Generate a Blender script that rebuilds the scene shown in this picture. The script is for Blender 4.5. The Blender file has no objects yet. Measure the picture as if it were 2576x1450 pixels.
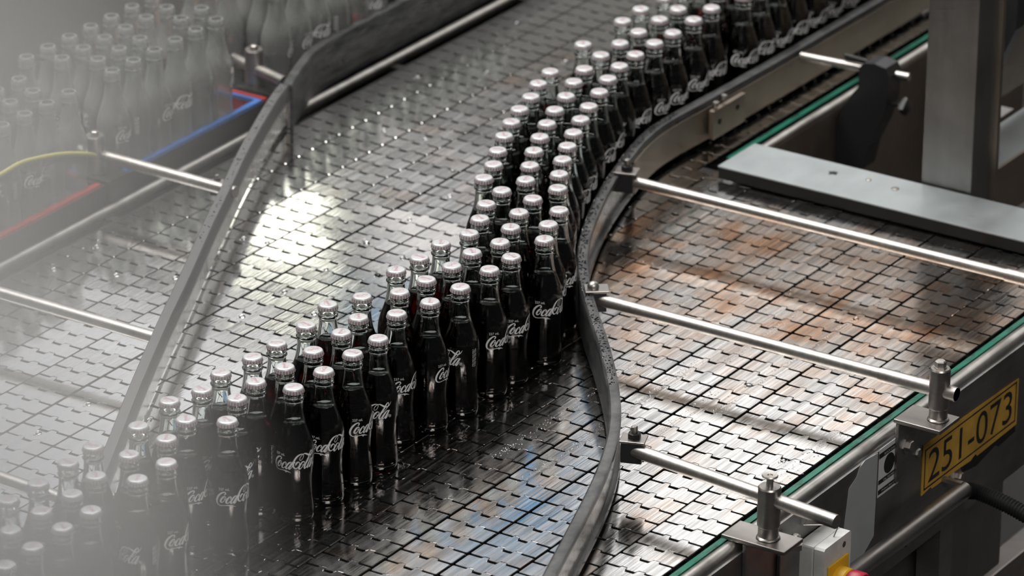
import bpy, bmesh, math, random
from mathutils import Vector, Matrix
# all lengths below are millimetres on the conveyor (x = travel direction, y = across, z = up, belt top = 0)
S = 0.001
sc = bpy.context.scene
col = sc.collection
random.seed(5)

# ------------------------------------------------------------------ camera
cam_d = bpy.data.cameras.new('camera'); cam = bpy.data.objects.new('camera', cam_d); col.objects.link(cam)
cam_d.sensor_width = 36.0; cam_d.lens = 12270.018 / 2576 * 36.0
RT = Vector((0.54436286, -0.83882315, 0.0066932)); DN = Vector((-0.33439779, -0.22431467, -0.9153475)); FW = Vector((0.76931606, 0.49604299, -0.40260918))
M = Matrix.Identity(4)
for r in range(3):
    M[r][0] = RT[r]; M[r][1] = -DN[r]; M[r][2] = -FW[r]
M.translation = Vector((-4153.025, -4209.145, 2992.415)) * S
cam.matrix_world = M
cam_d.clip_start = 0.1; cam_d.clip_end = 60
cam_d.dof.use_dof = True; cam_d.dof.focus_distance = 6.85; cam_d.dof.aperture_fstop = 5.6
sc.camera = cam

# ------------------------------------------------------------------ light
sc.view_settings.view_transform = 'Standard'; sc.view_settings.look = 'None'
sc.view_settings.gamma = 1.0; sc.view_settings.exposure = 0.0
sc.cycles.use_denoising = True
sc.cycles.max_bounces = 10; sc.cycles.transmission_bounces = 10; sc.cycles.glossy_bounces = 4; sc.cycles.diffuse_bounces = 2
sc.cycles.use_adaptive_sampling = True; sc.cycles.adaptive_threshold = 0.06; sc.cycles.adaptive_min_samples = 12; sc.cycles.use_light_tree = False
sc.cycles.volume_step_rate = 4; sc.cycles.volume_max_steps = 48
sc.cycles.transparent_max_bounces = 12; sc.cycles.volume_bounces = 1
sc.cycles.caustics_reflective = False; sc.cycles.caustics_refractive = False
sc.cycles.sample_clamp_indirect = 6
world = bpy.data.worlds.new('hall_air'); sc.world = world; world.use_nodes = True
bg = world.node_tree.nodes['Background']; bg.inputs[0].default_value = (0.9, 0.95, 1.0, 1); bg.inputs[1].default_value = 0.035

def area_light(name, loc, rot, sx, sy, power, color=(1, 1, 1)):
    l = bpy.data.lights.new(name, 'AREA'); l.shape = 'RECTANGLE'; l.size = sx; l.size_y = sy; l.energy = power; l.color = color
    o = bpy.data.objects.new(name, l); o.location = loc; o.rotation_euler = rot; col.objects.link(o); return o
# roof lights above the line, then an added fill for haze and empties
area_light('roof_and_fill_light', (2.6, 1.2, 5.6), (0, 0, 0), 5.0, 3.0, 390, (1.0, 0.985, 0.96))
area_light('roof_and_fill_light', (0.2, 3.2, 5.8), (math.radians(-18), 0, 0), 4.0, 2.5, 230, (1.0, 0.99, 0.96))

# added fill lamp on the near side, brightens the bottle print
area_light('near_fill', (-2.2, -4.6, 4.6), (math.radians(52), 0, math.radians(-38)), 2.4, 1.2, 170, (1.0, 0.97, 0.93))

# ------------------------------------------------------------------ materials
def mat(name, base=(.5, .5, .5), rough=.5, metal=0.0, **kw):
    m = bpy.data.materials.new(name); m.use_nodes = True; nt = m.node_tree
    p = nt.nodes['Principled BSDF']
    p.inputs['Base Color'].default_value = (*base, 1); p.inputs['Roughness'].default_value = rough; p.inputs['Metallic'].default_value = metal
    for k, v in kw.items():
        p.inputs[k].default_value = v
    m['p'] = 1
    return m, nt, p
def N(nt, t, **kw):
    n = nt.nodes.new(t)
    for k, v in kw.items():
        if k in ('operation', 'blend_type', 'data_type', 'noise_dimensions', 'feature', 'musgrave_type', 'interpolation'): setattr(n, k, v)
        else: n.inputs[k].default_value = v
    return n
def coords(nt, scale=(1, 1, 1), kind='Object', rot=(0, 0, 0)):
    t = nt.nodes.new('ShaderNodeTexCoord'); mp = nt.nodes.new('ShaderNodeMapping')
    mp.inputs['Scale'].default_value = scale; mp.inputs['Rotation'].default_value = rot
    nt.links.new(t.outputs[kind], mp.inputs[0]); return mp.outputs[0]
def noise(nt, vec, scale, detail=3, rough=.5, dist=0):
    n = nt.nodes.new('ShaderNodeTexNoise'); n.inputs['Scale'].default_value = scale; n.inputs['Detail'].default_value = detail
    n.inputs['Roughness'].default_value = rough; n.inputs['Distortion'].default_value = dist
    nt.links.new(vec, n.inputs['Vector']); return n.outputs['Fac']
def ramp(nt, fac, stops):
    r = nt.nodes.new('ShaderNodeValToRGB'); cr = r.color_ramp
    while len(cr.elements) < len(stops): cr.elements.new(.5)
    for e, (pos, c) in zip(cr.elements, stops):
        e.position = pos; e.color = (*c, 1) if len(c) == 3 else c
    nt.links.new(fac, r.inputs[0]); return r.outputs[0]
def mix(nt, fac, a, b, mode='MIX'):
    m = nt.nodes.new('ShaderNodeMix'); m.data_type = 'RGBA'; m.blend_type = mode
    for s, v in ((m.inputs[0], fac), (m.inputs[6], a), (m.inputs[7], b)):
        if hasattr(v, 'is_linked') or isinstance(v, bpy.types.NodeSocket): nt.links.new(v, s)
        elif isinstance(v, (tuple, list)): s.default_value = (*v, 1) if len(v) == 3 else v
        else: s.default_value = v
    return m.outputs[2]
def mathn(nt, op, a, b=0.0):
    m = nt.nodes.new('ShaderNodeMath'); m.operation = op
    for s, v in ((m.inputs[0], a), (m.inputs[1], b)):
        if isinstance(v, bpy.types.NodeSocket): nt.links.new(v, s)
        else: s.default_value = v
    return m.outputs[0]
def bump(nt, p, h, strength, dist):
    b = nt.nodes.new('ShaderNodeBump'); b.inputs['Strength'].default_value = strength; b.inputs['Distance'].default_value = dist
    nt.links.new(h, b.inputs['Height']); nt.links.new(b.outputs[0], p.inputs['Normal'])

MAT = {}
# brushed steel links: streaks run with the travel direction, rusty tints where the steel is stained
m, nt, p = mat('belt_steel', (.62, .61, .6), .2, 1.0)
v = coords(nt, (6, 260, 60)); streak = noise(nt, v, 1.0, 4, .6)
v2 = coords(nt, (9, 14, 9)); blot = noise(nt, v2, 1.0, 3, .55, .4)
v3 = coords(nt, (16, 420, 60)); fine = noise(nt, v3, 1.0, 2, .6)
at = nt.nodes.new('ShaderNodeAttribute'); at.attribute_name = 'stain'
t1 = mathn(nt, 'MULTIPLY', mathn(nt, 'ADD', blot, mathn(nt, 'MULTIPLY', streak, .45)), at.outputs['Fac'])
tint = ramp(nt, t1, [(.55, (.68, .675, .665)), (.76, (.66, .56, .49)), (1.0, (.60, .34, .2))])
dirt = ramp(nt, noise(nt, coords(nt, (5, 90, 20)), 1.0, 3, .6), [(.33, (.5, .5, .5)), (.66, (1, 1, 1))])
sf = nt.nodes.new('ShaderNodeMapRange'); sf.inputs[1].default_value = .3; sf.inputs[2].default_value = .75; nt.links.new(at.outputs['Fac'], sf.inputs[0])
nt.links.new(mix(nt, mathn(nt, 'ADD', mathn(nt, 'MULTIPLY', sf.outputs[0], .75), .12), tint, dirt, 'MULTIPLY'), p.inputs['Base Color'])
rr = nt.nodes.new('ShaderNodeMapRange'); rr.inputs[1].default_value = .3; rr.inputs[2].default_value = .75; rr.inputs[3].default_value = .07; rr.inputs[4].default_value = .22
nt.links.new(streak, rr.inputs[0]); nt.links.new(mathn(nt, 'MULTIPLY', rr.outputs[0], mathn(nt, 'ADD', mathn(nt, 'MULTIPLY', sf.outputs[0], .55), .6)), p.inputs['Roughness'])
bump(nt, p, mathn(nt, 'ADD', fine, mathn(nt, 'MULTIPLY', blot, .15)), .11, .0006)
MAT['belt'] = m
def steel(name, base, rough, sc_=(8, 8, 60), var=.25, metal=1.0, bs=.08):
    m, nt, p = mat(name, base, rough, metal)
    n = noise(nt, coords(nt, sc_), 1.0, 4, .6); n2 = noise(nt, coords(nt, (14, 14, 14)), 1.0, 4, .65, .3)
    lo = tuple(c * (1 - var) for c in base); hi = tuple(min(1, c * (1 + var * .5)) for c in base)
    nt.links.new(ramp(nt, mathn(nt, 'MULTIPLY', mathn(nt, 'ADD', n, n2), .5), [(.35, lo), (.65, hi)]), p.inputs['Base Color'])
    r2 = nt.nodes.new('ShaderNodeMapRange'); r2.inputs[3].default_value = rough * .75; r2.inputs[4].default_value = min(1, rough * 1.3)
    nt.links.new(n2, r2.inputs[0]); nt.links.new(r2.outputs[0], p.inputs['Roughness'])
    bump(nt, p, n2, bs, .001)
    return m
MAT['rod'] = steel('rod_steel', (.52, .49, .46), .42, (3, 200, 200))
MAT['clamp'] = steel('clamp_steel', (.42, .39, .37), .36)
MAT['rail_steel'] = steel('rail_steel', (.55, .545, .53), .27, (60, 60, 4))
MAT['frame'] = steel('frame_steel', (.35, .34, .335), .42, (2, 2, 30), .3)
MAT['frame_bright'] = steel('bright_frame_steel', (.6, .58, .55), .35, (40, 6, 6))
MAT['cover'] = steel('cover_sheet_steel', (.44, .475, .485), .42, (3, 20, 3), .10, .7)
MAT['tan_steel'] = steel('tan_filmed_steel', (.42, .36, .30), .45, (6, 6, 6), .2)
MAT['column'] = steel('column_steel', (.33, .32, .31), .42, (30, 30, 2), .15)
MAT['black'] = mat('black_plastic', (.022, .022, .024), .36)[0]
MAT['grey_plastic'] = mat('worn_grey_plastic', (.10, .10, .10), .42)[0]
m, nt, p = mat('wear_plastic', (.03, .03, .032), .33)
n = noise(nt, coords(nt, (20, 20, 90)), 1.0, 4, .7)
nt.links.new(ramp(nt, n, [(.35, (.03, .03, .032)), (.7, (.12, .122, .122))]), p.inputs['Base Color']); bump(nt, p, n, .15, .001)
MAT['wear'] = m
m, nt, p = mat('green_plastic', (.02, .27, .17), .35)
n = noise(nt, coords(nt, (30, 90, 60)), 1.0, 4, .7)
nt.links.new(ramp(nt, n, [(.35, (.006, .035, .025)), (.5, (.008, .15, .095))]), p.inputs['Base Color']); MAT['green'] = m
MAT['dark'] = mat('grimy_black_and_shade', (.012, .012, .012), .5, .3)[0]  # also stands for shade on link joints, plate flange and crate fronts
MAT['hose'] = mat('black_rubber', (.008, .008, .008), .5)[0]
m, nt, p = mat('floor_concrete', (.06, .055, .05), .55)
n = noise(nt, coords(nt, (1.5, 1.5, 1.5)), 1.0, 6, .6)
nt.links.new(ramp(nt, n, [(.3, (.010, .009, .009)), (.7, (.034, .030, .028))]), p.inputs['Base Color']); MAT['floor'] = m
MAT['wall'] = mat('grey_painted_wall', (.36, .35, .33), .7)[0]
MAT['ceil'] = mat('dark_roof_sheet', (.2, .2, .2), .7)[0]
MAT['red'] = mat('red_crate_plastic', (.5, .03, .035), .35)[0]
MAT['brown'] = mat('brown_crate_plastic', (.75, .52, .45), .5)[0]
MAT['blue'] = mat('blue_crate_plastic', (.05, .16, .48), .35)[0]
MAT['yellow_cable'] = mat('yellow_cable_sheath', (.42, .38, .1), .5)[0]
MAT['cap'] = mat('cap_lacquer', (.58, .58, .59), .36, .3)[0]
m, nt, p = mat('cap_skirt', (.7, .66, .67), .34, .5)
MAT['cap_red'] = mat('cap_red_print', (.55, .22, .24), .45)[0]
MAT['cap_skirt_red'] = mat('cap_pink_red_flutes', (.42, .30, .315), .4, .3)[0]
MAT['white_print'] = mat('white_enamel_print', (.9, .9, .9), .5)[0]
# clear glass
m, nt, p = mat('clear_glass', (.97, 1.0, .98), .0, 0.0, **{'IOR': 1.5, 'Transmission Weight': 1.0}); MAT['glass'] = m
m, nt, p = mat('cola', (1, 1, 1), .0, 0.0, **{'IOR': 1.34, 'Transmission Weight': 1.0})
va = nt.nodes.new('ShaderNodeVolumeAbsorption'); va.inputs['Color'].default_value = (.80, .06, .02, 1); va.inputs['Density'].default_value = 420
nt.links.new(va.outputs[0], nt.nodes['Material Output'].inputs['Volume']); MAT['cola'] = m
MAT['empty'] = mat('empty_bottle_glass', (.93, .95, .92), .15, 0.0, **{'IOR': 1.4, 'Transmission Weight': .82})[0]
MAT['water'] = mat('water', (1, 1, 1), .0, 0.0, **{'IOR': 1.33, 'Transmission Weight': 1.0})[0]
MAT['number_yellow'] = steel('number_plate_yellow', (.58, .33, .055), .5, (20, 20, 20), .3, 0.0)
MAT['sign_black'] = mat('sign_black_ink', (.012, .012, .012), .5)[0]
MAT['sticker_white'] = mat('sticker_grey_white', (.6, .6, .6), .5)[0]
MAT['sticker_grey'] = steel('grey_film', (.42, .43, .44), .45, (10, 10, 10), .1, .1)
MAT['box'] = steel('light_grey_box_plastic', (.62, .62, .6), .5, (30, 30, 30), .2, 0.0)
MAT['switch_yellow'] = mat('switch_yellow_plastic', (.75, .42, .02), .4)[0]
MAT['switch_red'] = mat('switch_red_plastic', (.4, .01, .035), .4)[0]
def emit(name, c, s):
    m = bpy.data.materials.new(name); m.use_nodes = True; nt = m.node_tree; nt.nodes.clear()
    e = nt.nodes.new('ShaderNodeEmission'); e.inputs[0].default_value = (*c, 1); e.inputs[1].default_value = s
    o = nt.nodes.new('ShaderNodeOutputMaterial'); nt.links.new(e.outputs[0], o.inputs[0]); return m

# ------------------------------------------------------------------ mesh helpers
class MB:
    def __init__(s): s.v = []; s.f = []; s.mi = []
    def add(s, vs, fs, mi=0):
        b = len(s.v); s.v += [tuple(x) for x in vs]
        for f in fs: s.f.append([b + i for i in f]); s.mi.append(mi)
        return s
    def box(s, x0, x1, y0, y1, z0, z1, bev=0, mi=0):
        if bev <= 0:
            vs = [(x, y, z) for z in (z0, z1) for y in (y0, y1) for x in (x0, x1)]
            return s.add(vs, [(0, 2, 3, 1), (4, 5, 7, 6), (0, 1, 5, 4), (2, 6, 7, 3), (0, 4, 6, 2), (1, 3, 7, 5)], mi)
        bm = bmesh.new(); bmesh.ops.create_cube(bm, size=1)
        for v in bm.verts: v.co = Vector(((x0 + x1) / 2 + v.co.x * (x1 - x0), (y0 + y1) / 2 + v.co.y * (y1 - y0), (z0 + z1) / 2 + v.co.z * (z1 - z0)))
        bmesh.ops.bevel(bm, geom=bm.edges[:], offset=bev, segments=2, affect='EDGES', profile=.6)
        bm.verts.index_update(); s.add([v.co for v in bm.verts], [[v.index for v in f.verts] for f in bm.faces], mi); bm.free(); return s
    def tube(s, p0, p1, r, n=20, r1=None, caps=True, mi=0):
        p0 = Vector(p0); p1 = Vector(p1); d = (p1 - p0).normalized(); a = d.orthogonal().normalized(); b = d.cross(a)
        r1 = r if r1 is None else r1; vs = []
        for P, R in ((p0, r), (p1, r1)):
            for i in range(n):
                t = 2 * math.pi * i / n; vs.append(P + (a * math.cos(t) + b * math.sin(t)) * R)
        fs = [(i, (i + 1) % n, n + (i + 1) % n, n + i) for i in range(n)]
        if caps: fs += [list(range(n))[::-1], list(range(n, 2 * n))]
        return s.add(vs, fs, mi)
    def lathe(s, prof, c=(0, 0, 0), n=32, axis='z', mod=None, mi=0, mif=None):
        b = len(s.v); vs = []; c = Vector(c)
        for k, (r, z) in enumerate(prof):
            for i in range(n):
                t = 2 * math.pi * i / n; rr = r * (mod(t, z) if mod else 1)
                q = (rr * math.cos(t), rr * math.sin(t), z)
                if axis == 'x': q = (q[2], q[0], q[1])
                if axis == 'y': q = (q[1], q[2], q[0])
                if axis == '-y': q = (q[0], -q[2], q[1])
                vs.append(c + Vector(q))
        s.v += [tuple(x) for x in vs]
        for k in range(len(prof) - 1):
            for i in range(n):
                j = (i + 1) % n
                s.f.append([b + k * n + i, b + k * n + j, b + (k + 1) * n + j, b + (k + 1) * n + i])
                s.mi.append(mif(k, i) if mif else mi)
        if prof[0][0] > 0: s.f.append([b + i for i in range(n)][::-1]); s.mi.append(mi)
        if prof[-1][0] > 0: s.f.append([b + (len(prof) - 1) * n + i for i in range(n)]); s.mi.append(mi)
        return s
    def poly(s, pts, plane, d0, d1, mi=0):
        # extruded polygon; plane 'xz' extrudes along y, 'xy' along z, 'yz' along x
        def m3(a, b, d): return {'xz': (a, d, b), 'xy': (a, b, d), 'yz': (d, a, b)}[plane]
        n = len(pts); vs = [m3(a, b, d0) for a, b in pts] + [m3(a, b, d1) for a, b in pts]
        return s.add(vs, [list(range(n)), list(range(n, 2 * n))[::-1]] + [(i, n + i, n + (i + 1) % n, (i + 1) % n) for i in range(n)], mi)
    def sweep(s, path, prof, mi=0):
        # path: (x, y) list; prof: (n, z) list, n measured to the left of travel
        P = [Vector(q) for q in path]; m = len(prof); vs = []
        for i, q in enumerate(P):
            a = (P[min(i + 1, len(P) - 1)] - P[max(i - 1, 0)]).normalized(); nrm = Vector((-a.y, a.x))
            for (nn, z) in prof: w = q + nrm * nn; vs.append((w.x, w.y, z))
        fs = []
        for i in range(len(P) - 1):
            for k in range(m):
                l = (k + 1) % m; fs.append((i * m + k, (i + 1) * m + k, (i + 1) * m + l, i * m + l))
        fs += [list(range(m)), list(range((len(P) - 1) * m, len(P) * m))[::-1]]
        return s.add(vs, fs, mi)
    def pipe(s, pts, r, n=12, rib=None):
        P = [Vector(q) for q in pts]; vs = []; up = Vector((0, 0, 1))
        for i, q in enumerate(P):
            d = (P[min(i + 1, len(P) - 1)] - P[max(i - 1, 0)]).normalized(); a = d.cross(up)
            a = a.normalized() if a.length > .01 else d.orthogonal().normalized(); b = a.cross(d)
            R = r * (rib(i) if rib else 1)
            for k in range(n):
                t = 2 * math.pi * k / n; vs.append(q + (a * math.cos(t) + b * math.sin(t)) * R)
        fs = [(i * n + k, i * n + (k + 1) % n, (i + 1) * n + (k + 1) % n, (i + 1) * n + k) for i in range(len(P) - 1) for k in range(n)]
        fs += [list(range(n)), list(range((len(P) - 1) * n, len(P) * n))[::-1]]
        return s.add(vs, fs)
    def mesh(s, name, smooth=None):
        me = bpy.data.meshes.new(name); me.from_pydata([(x * S, y * S, z * S) for x, y, z in s.v], [], s.f)
        bm = bmesh.new(); bm.from_mesh(me); bmesh.ops.recalc_face_normals(bm, faces=bm.faces); bm.to_mesh(me); bm.free()
        me.polygons.foreach_set('material_index', s.mi)
        if smooth is not None:
            me.polygons.foreach_set('use_smooth', [True] * len(me.polygons))
            if smooth < 180:
                try: me.set_sharp_from_angle(angle=math.radians(smooth))
                except Exception: pass
        me.update(); return me
def link(name, me, mats, parent=None):
    o = bpy.data.objects.new(name, me); col.objects.link(o)
    for m in (mats if isinstance(mats, (list, tuple)) else [mats]):
        if len(me.materials) < (len(mats) if isinstance(mats, (list, tuple)) else 1): me.materials.append(m)
    if parent: o.parent = parent
    return o
def obj(name, mb, mats, parent=None, smooth=None):
    return link(name, mb.mesh(name, smooth), mats, parent)
def tag(o, label=None, cat=None, group=None, kind=None):
    for k, v in (('label', label), ('category', cat), ('group', group), ('kind', kind)):
        if v: o[k] = v
    return o
def thing(name, label, cat, group=None, loc=(0, 0, 0)):
    o = bpy.data.objects.new(name, None); o.empty_display_size = .02; col.objects.link(o); o.location = Vector(loc) * S
    return tag(o, label, cat, group)
def catmull(pts, k=6):
    P = [pts[0]] + list(pts) + [pts[-1]]; out = []
    for i in range(1, len(P) - 2):
        a, b, c, d = P[i - 1], P[i], P[i + 1], P[i + 2]
        for j in range(k):
            t = j / k
            out.append(tuple(.5 * (2 * b[q] + (c[q] - a[q]) * t + (2 * a[q] - 5 * b[q] + 4 * c[q] - d[q]) * t * t + (3 * b[q] - a[q] - 3 * c[q] + d[q]) * t ** 3) for q in range(len(b))))
    out.append(tuple(pts[-1])); return out

WORLD_EMPTY = {}
def place(name, label, cat, loc, group=None):
    # an Empty at the thing's base whose children are written in conveyor coordinates
    o = thing(name, label, cat, group, loc); WORLD_EMPTY[o.name] = loc; return o
_link0 = link
def link(name, me, mats, parent=None):
    o = _link0(name, me, mats, parent)
    if parent is not None and parent.name in WORLD_EMPTY:
        l = WORLD_EMPTY[parent.name]; o.matrix_parent_inverse = Matrix.Translation(-Vector(l) * S)
    return o

# ================================================================== the hall
def slab(name, x0, x1, y0, y1, z0, z1, m):
    o = obj(name, MB().box(x0, x1, y0, y1, z0, z1), m); o['kind'] = 'structure'; return o
FLOOR = -900
slab('floor', -3000, 9500, -5500, 9500, FLOOR - 60, FLOOR, MAT['floor'])
slab('ceiling', -3000, 9500, -5500, 9500, 6400, 6460, MAT['ceil'])
slab('wall_left', -3000, 9500, 9500, 9650, FLOOR, 6400, MAT['wall'])
# far wall with its band of windows: piers and strips around real openings, glowing panes set in frames
WX = 8000
PANES = [[900, 3300, 3300, 5600, [1.0, 0.98, 0.97], 2.1], [4330, 5060, 3080, 3520, [1.0, 1.0, 0.86], 5.2], [4320, 7000, 3750, 5600, [0.98, 0.98, 1.0], 1.25], [3400, 4280, 3640, 4340, [0.04, 0.3, 0.6], 1.7], [-2800, 800, 2600, 5600, [1.0, 0.98, 0.96], 1.5], [3400, 4280, 2960, 3600, [1.0, 0.96, 0.93], 1.2], [3400, 4280, 4400, 5600, [1.0, 0.88, 0.76], 1.3]]  # placed and tinted for the belt reflections; the blue pane's column is added glow
ys = sorted({-5500, 9500} | {w[0] for w in PANES} | {w[1] for w in PANES}); zs = sorted({FLOOR, 6400} | {w[2] for w in PANES} | {w[3] for w in PANES})
wb = MB()
for a, b in zip(ys[:-1], ys[1:]):
    for c, d in zip(zs[:-1], zs[1:]):
        my, mz = (a + b) / 2, (c + d) / 2
        if any(w[0] < my < w[1] and w[2] < mz < w[3] for w in PANES): continue
        wb.box(WX, WX + 150, a, b, c, d)
o = obj('wall_back', wb, MAT['wall']); o['kind'] = 'structure'
for i, (y0, y1, z0, z1, c, s_) in enumerate(PANES):
    nm = 'window_%d' % (i + 1)
    e = thing(nm, None, None); e['kind'] = 'structure'; e.location = Vector((WX, (y0 + y1) / 2, z0)) * S; WORLD_EMPTY[e.name] = (WX, (y0 + y1) / 2, z0)
    obj('pane', MB().box(WX + 70, WX + 80, y0, y1, z0, z1), emit('pane_glow_%d' % i, c, s_), e)
    f = MB(); t = 45
    f.box(WX - 10, WX + 60, y0, y0 + t, z0, z1).box(WX - 10, WX + 60, y1 - t, y1, z0, z1).box(WX - 10, WX + 60, y0, y1, z0, z0 + t).box(WX - 10, WX + 60, y0, y1, z1 - t, z1)
    obj('window_frame', f, MAT['ceil'], e)

# ================================================================== chain lanes
L = 84.42; Y00 = 52.2; PITCH = 38.1
GAP = [(0, 0), (.25, 0), (.275, 5.5), (.37, 5.5), (.395, -4.4), (.57, -4.4), (.60, 5.5), (.72, 5.5), (.745, 0), (1, 0)]
def gap_at(t):
    for (a, u), (b, v) in zip(GAP[:-1], GAP[1:]):
        if t <= b: return u + (v - u) * (t - a) / (b - a)
    return 0
def link_outline(w):
    ts = [0.0, .25, .275, .37, .395, .57, .60, .72, .745, 1.0]
    out = []
    c = 1.6
    for t in ts:                                                     # leading edge
        if t == 0: out += [(PITCH - 2.0 - c, 0), (PITCH - 2.0, -c)]
        elif t == 1: out += [(PITCH - 2.0, -w + c), (PITCH - 2.0 - c, -w)]
        else: out.append((PITCH + gap_at(t) - (2.9 if t in (.395, .57) else 2.0), -t * w))
    hole = {.275: 3.2, .37: 3.2, .60: 3.2, .72: 3.2}
    for t in reversed(ts):                                           # trailing edge, notched over the hinge knuckles
        if t == 1: out += [(2.0 + c, -w), (2.0, -w + c)]
        elif t == 0: out += [(2.0, -c), (2.0 + c, 0)]
        else: out.append((gap_at(t) + 2.0 - (3.0 if t in hole else 0) + (.7 if t in (.395, .57) else 0), -t * w))
    return out
def inset(pts, d):
    n = len(pts); res = []
    ar = sum(pts[i][0] * pts[(i + 1) % n][1] - pts[(i + 1) % n][0] * pts[i][1] for i in range(n)); sg = 1 if ar > 0 else -1
    for i in range(n):
        a = Vector(pts[i - 1]); b = Vector(pts[i]); c = Vector(pts[(i + 1) % n])
        u = (b - a).normalized(); v = (c - b).normalized(); n1 = Vector((-u.y, u.x)) * sg; n2 = Vector((-v.y, v.x)) * sg
        k = n1 + n2; k = k / max(.5, k.length_squared) * 2 if k.length > .1 else n1
        res.append(tuple(b + k * d * .9))
    return res
PHASE = {0: 2234.9, 1: 2237, 2: 1554.8, 3: 1565.7, 4: 1535.3, 11: 1589.9, 12: 1542.4, 13: 1543.8, 14: 1990.4, 15: 1128.1}
ORD = ['first', 'second', 'third', 'fourth', 'fifth', 'sixth', 'seventh', 'eighth', 'ninth', 'tenth', 'eleventh', 'twelfth', 'thirteenth', 'fourteenth', 'fifteenth', 'sixteenth', 'seventeenth', 'eighteenth', 'nineteenth', 'twentieth']
def nth(k): return ORD[k] if k < 20 else '%dth' % (k + 1)
def stain_at(x, y, rnd):
    v = (.45 if y < -340 else .22) + .2 * rnd
    if y < -500 and x < 2100: v += .22 + .34 * math.exp(-((x - 1800) / 300) ** 2) * (1 if y < -550 else .6)
    if -330 < y < -30 and 1700 < x < 2500: v += .42
    if y > 52: v += .15
    return v
def chain_lane(n, ytop, w, x0, x1, phase, label):
    out = link_outline(w); inn = inset(out, .5); k = len(out)
    vs = []; fs = []; st = []; mi = []
    i0 = math.floor((x0 - phase) / PITCH); i1 = math.ceil((x1 - phase) / PITCH)
    rnd = random.Random(n * 7 + 1)
    for i in range(i0, i1):
        X = phase + i * PITCH - PITCH
        tx = rnd.gauss(0, .0030); ty = rnd.gauss(0, .0022); dz = rnd.uniform(-.15, .1)
        sv = stain_at(X, ytop - w / 2, rnd.random())
        b = len(vs)
        for ring, z in ((inn, 0), (out, -.85), (out, -2.6)):
            for (x, y) in ring: vs.append((X + x, ytop + y, z + dz + (x - PITCH / 2) * tx + (y + w / 2) * ty)); st.append(sv)
        fs.append([b + j for j in range(k)]); mi.append(0)
        for q in (0, 1):
            for j in range(k):
                l = (j + 1) % k; fs.append([b + q * k + j, b + q * k + l, b + (q + 1) * k + l, b + (q + 1) * k + j]); mi.append(q)
        # hinge barrel under the joint
        c = len(vs)
        for yy in (-1.5, -w + 1.5):
            for j in range(8):
                t = j * math.pi / 4; vs.append((X + .6 + 3.1 * math.cos(t), ytop + yy, -5.2 + 2.6 * math.sin(t))); st.append(sv)
        for j in range(8): l = (j + 1) % 8; fs.append([c + j, c + l, c + 8 + l, c + 8 + j]); mi.append(1)
    mb = MB(); mb.v = vs; mb.f = fs; mb.mi = mi
    me = mb.mesh('chain_lane')
    at = me.attributes.new('stain', 'FLOAT', 'POINT'); at.data.foreach_set('value', st)
    o = link('chain_lane', me, [MAT['belt'], MAT['dark']]); return tag(o, label, 'conveyor chain', 'steel slat chain lanes running side by side')  # black sides and barrels: grime plus joint shade put into the colour
for n in range(0, 16):
    yt = Y00 - L * (n - 1)
    x0 = 500 if n < 3 else (150 if n < 6 else -200)
    if n <= 6: x1 = 3150
    else: x1 = 2150
    if n == 0: lab = 'steel slat chain lane running along the far edge under the dark guide'
    elif n == 15: lab = 'steel slat chain lane beside the green wear strip of the near frame'
    elif n < 8: lab = 'steel slat chain lane, %s in from the far belt edge' % nth(n)
    else: lab = 'steel slat chain lane, %s from the green wear strip, tinted with rust' % nth(15 - n)
    chain_lane(n, yt - 1.1, L - 2.3 if n not in (3, 11, 12, 13) else L - 4.0, x0, x1, PHASE.get(n, 1500 + random.random() * 38), lab)
chain_lane(20, -455.5, 56, 2190, 3150, 2200, 'narrow slat chain lane beside the short green strip of the upper conveyor')

# ================================================================== near conveyor frame
fr = place('conveyor_frame', 'grimy steel side frame under the wide slat belt, near side', 'conveyor frame', (1300, -1240, FLOOR))
b = MB().box(-200, 2110, -1256, -1250, -215, -12)
b.box(-200, 2110, -1256, -1215, -221, -215)
obj('side_plate', b, MAT['frame'], fr)
b = MB(); prof = [(-1228 - 11 + 12 * math.cos(t), -11 + 11.5 * math.sin(t)) for t in [k * math.pi / 8 for k in range(0, 9)]] + [(-1251, -22), (-1227, -22)]
b.poly([(y, z) for y, z in prof], 'yz', -200, 2110); obj('top_rail', b, MAT['frame_bright'], fr, 40)
b = MB().box(-200, 2110, -1226, -1216.5, -9, -4.5); obj('wear_strip', b, MAT['green'], fr)['label'] = 'green plastic wear strip'
b = MB().box(-200, 2110, -1226, -457, -20, -14); obj('bed', b, MAT['dark'], fr)
for x in (100, 1610):
    obj('leg', MB().box(x, x + 38, -1249, -1211, FLOOR, -221), MAT['frame'], fr)
for x, z in ((1478, -190), (1565, -190), (1640, -150), (1500, -55)):
    obj('bolt', MB().lathe([(0, 10), (6.5, 10), (7.5, 7), (7.5, 2.5), (13, 2), (13, 0)], (x, -1256, z), 6, '-y'), MAT['clamp'], fr)
# far frame
ff = place('conveyor_frame', 'dark side frame with pale tube along the far belt edge', 'conveyor frame', (1800, 170, FLOOR))
obj('side_plate', MB().box(500, 3100, 143, 149, -160, -6), MAT['dark'], ff)
obj('bed', MB().box(500, 3100, -455, 140, -20, -14), MAT['dark'], ff)
obj('guard_tube', MB().tube((500, 176, -4), (3100, 176, -4), 9, 16), MAT['frame_bright'], ff, 60)
for x in range(1050, 3100, 400): obj('tube_bracket', MB().box(x, x + 18, 149, 178, -24, -8), MAT['dark'], ff)
for x in (1700, 2900): obj('leg', MB().box(x, x + 40, 105, 140, FLOOR, -20), MAT['dark'], ff)
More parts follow.
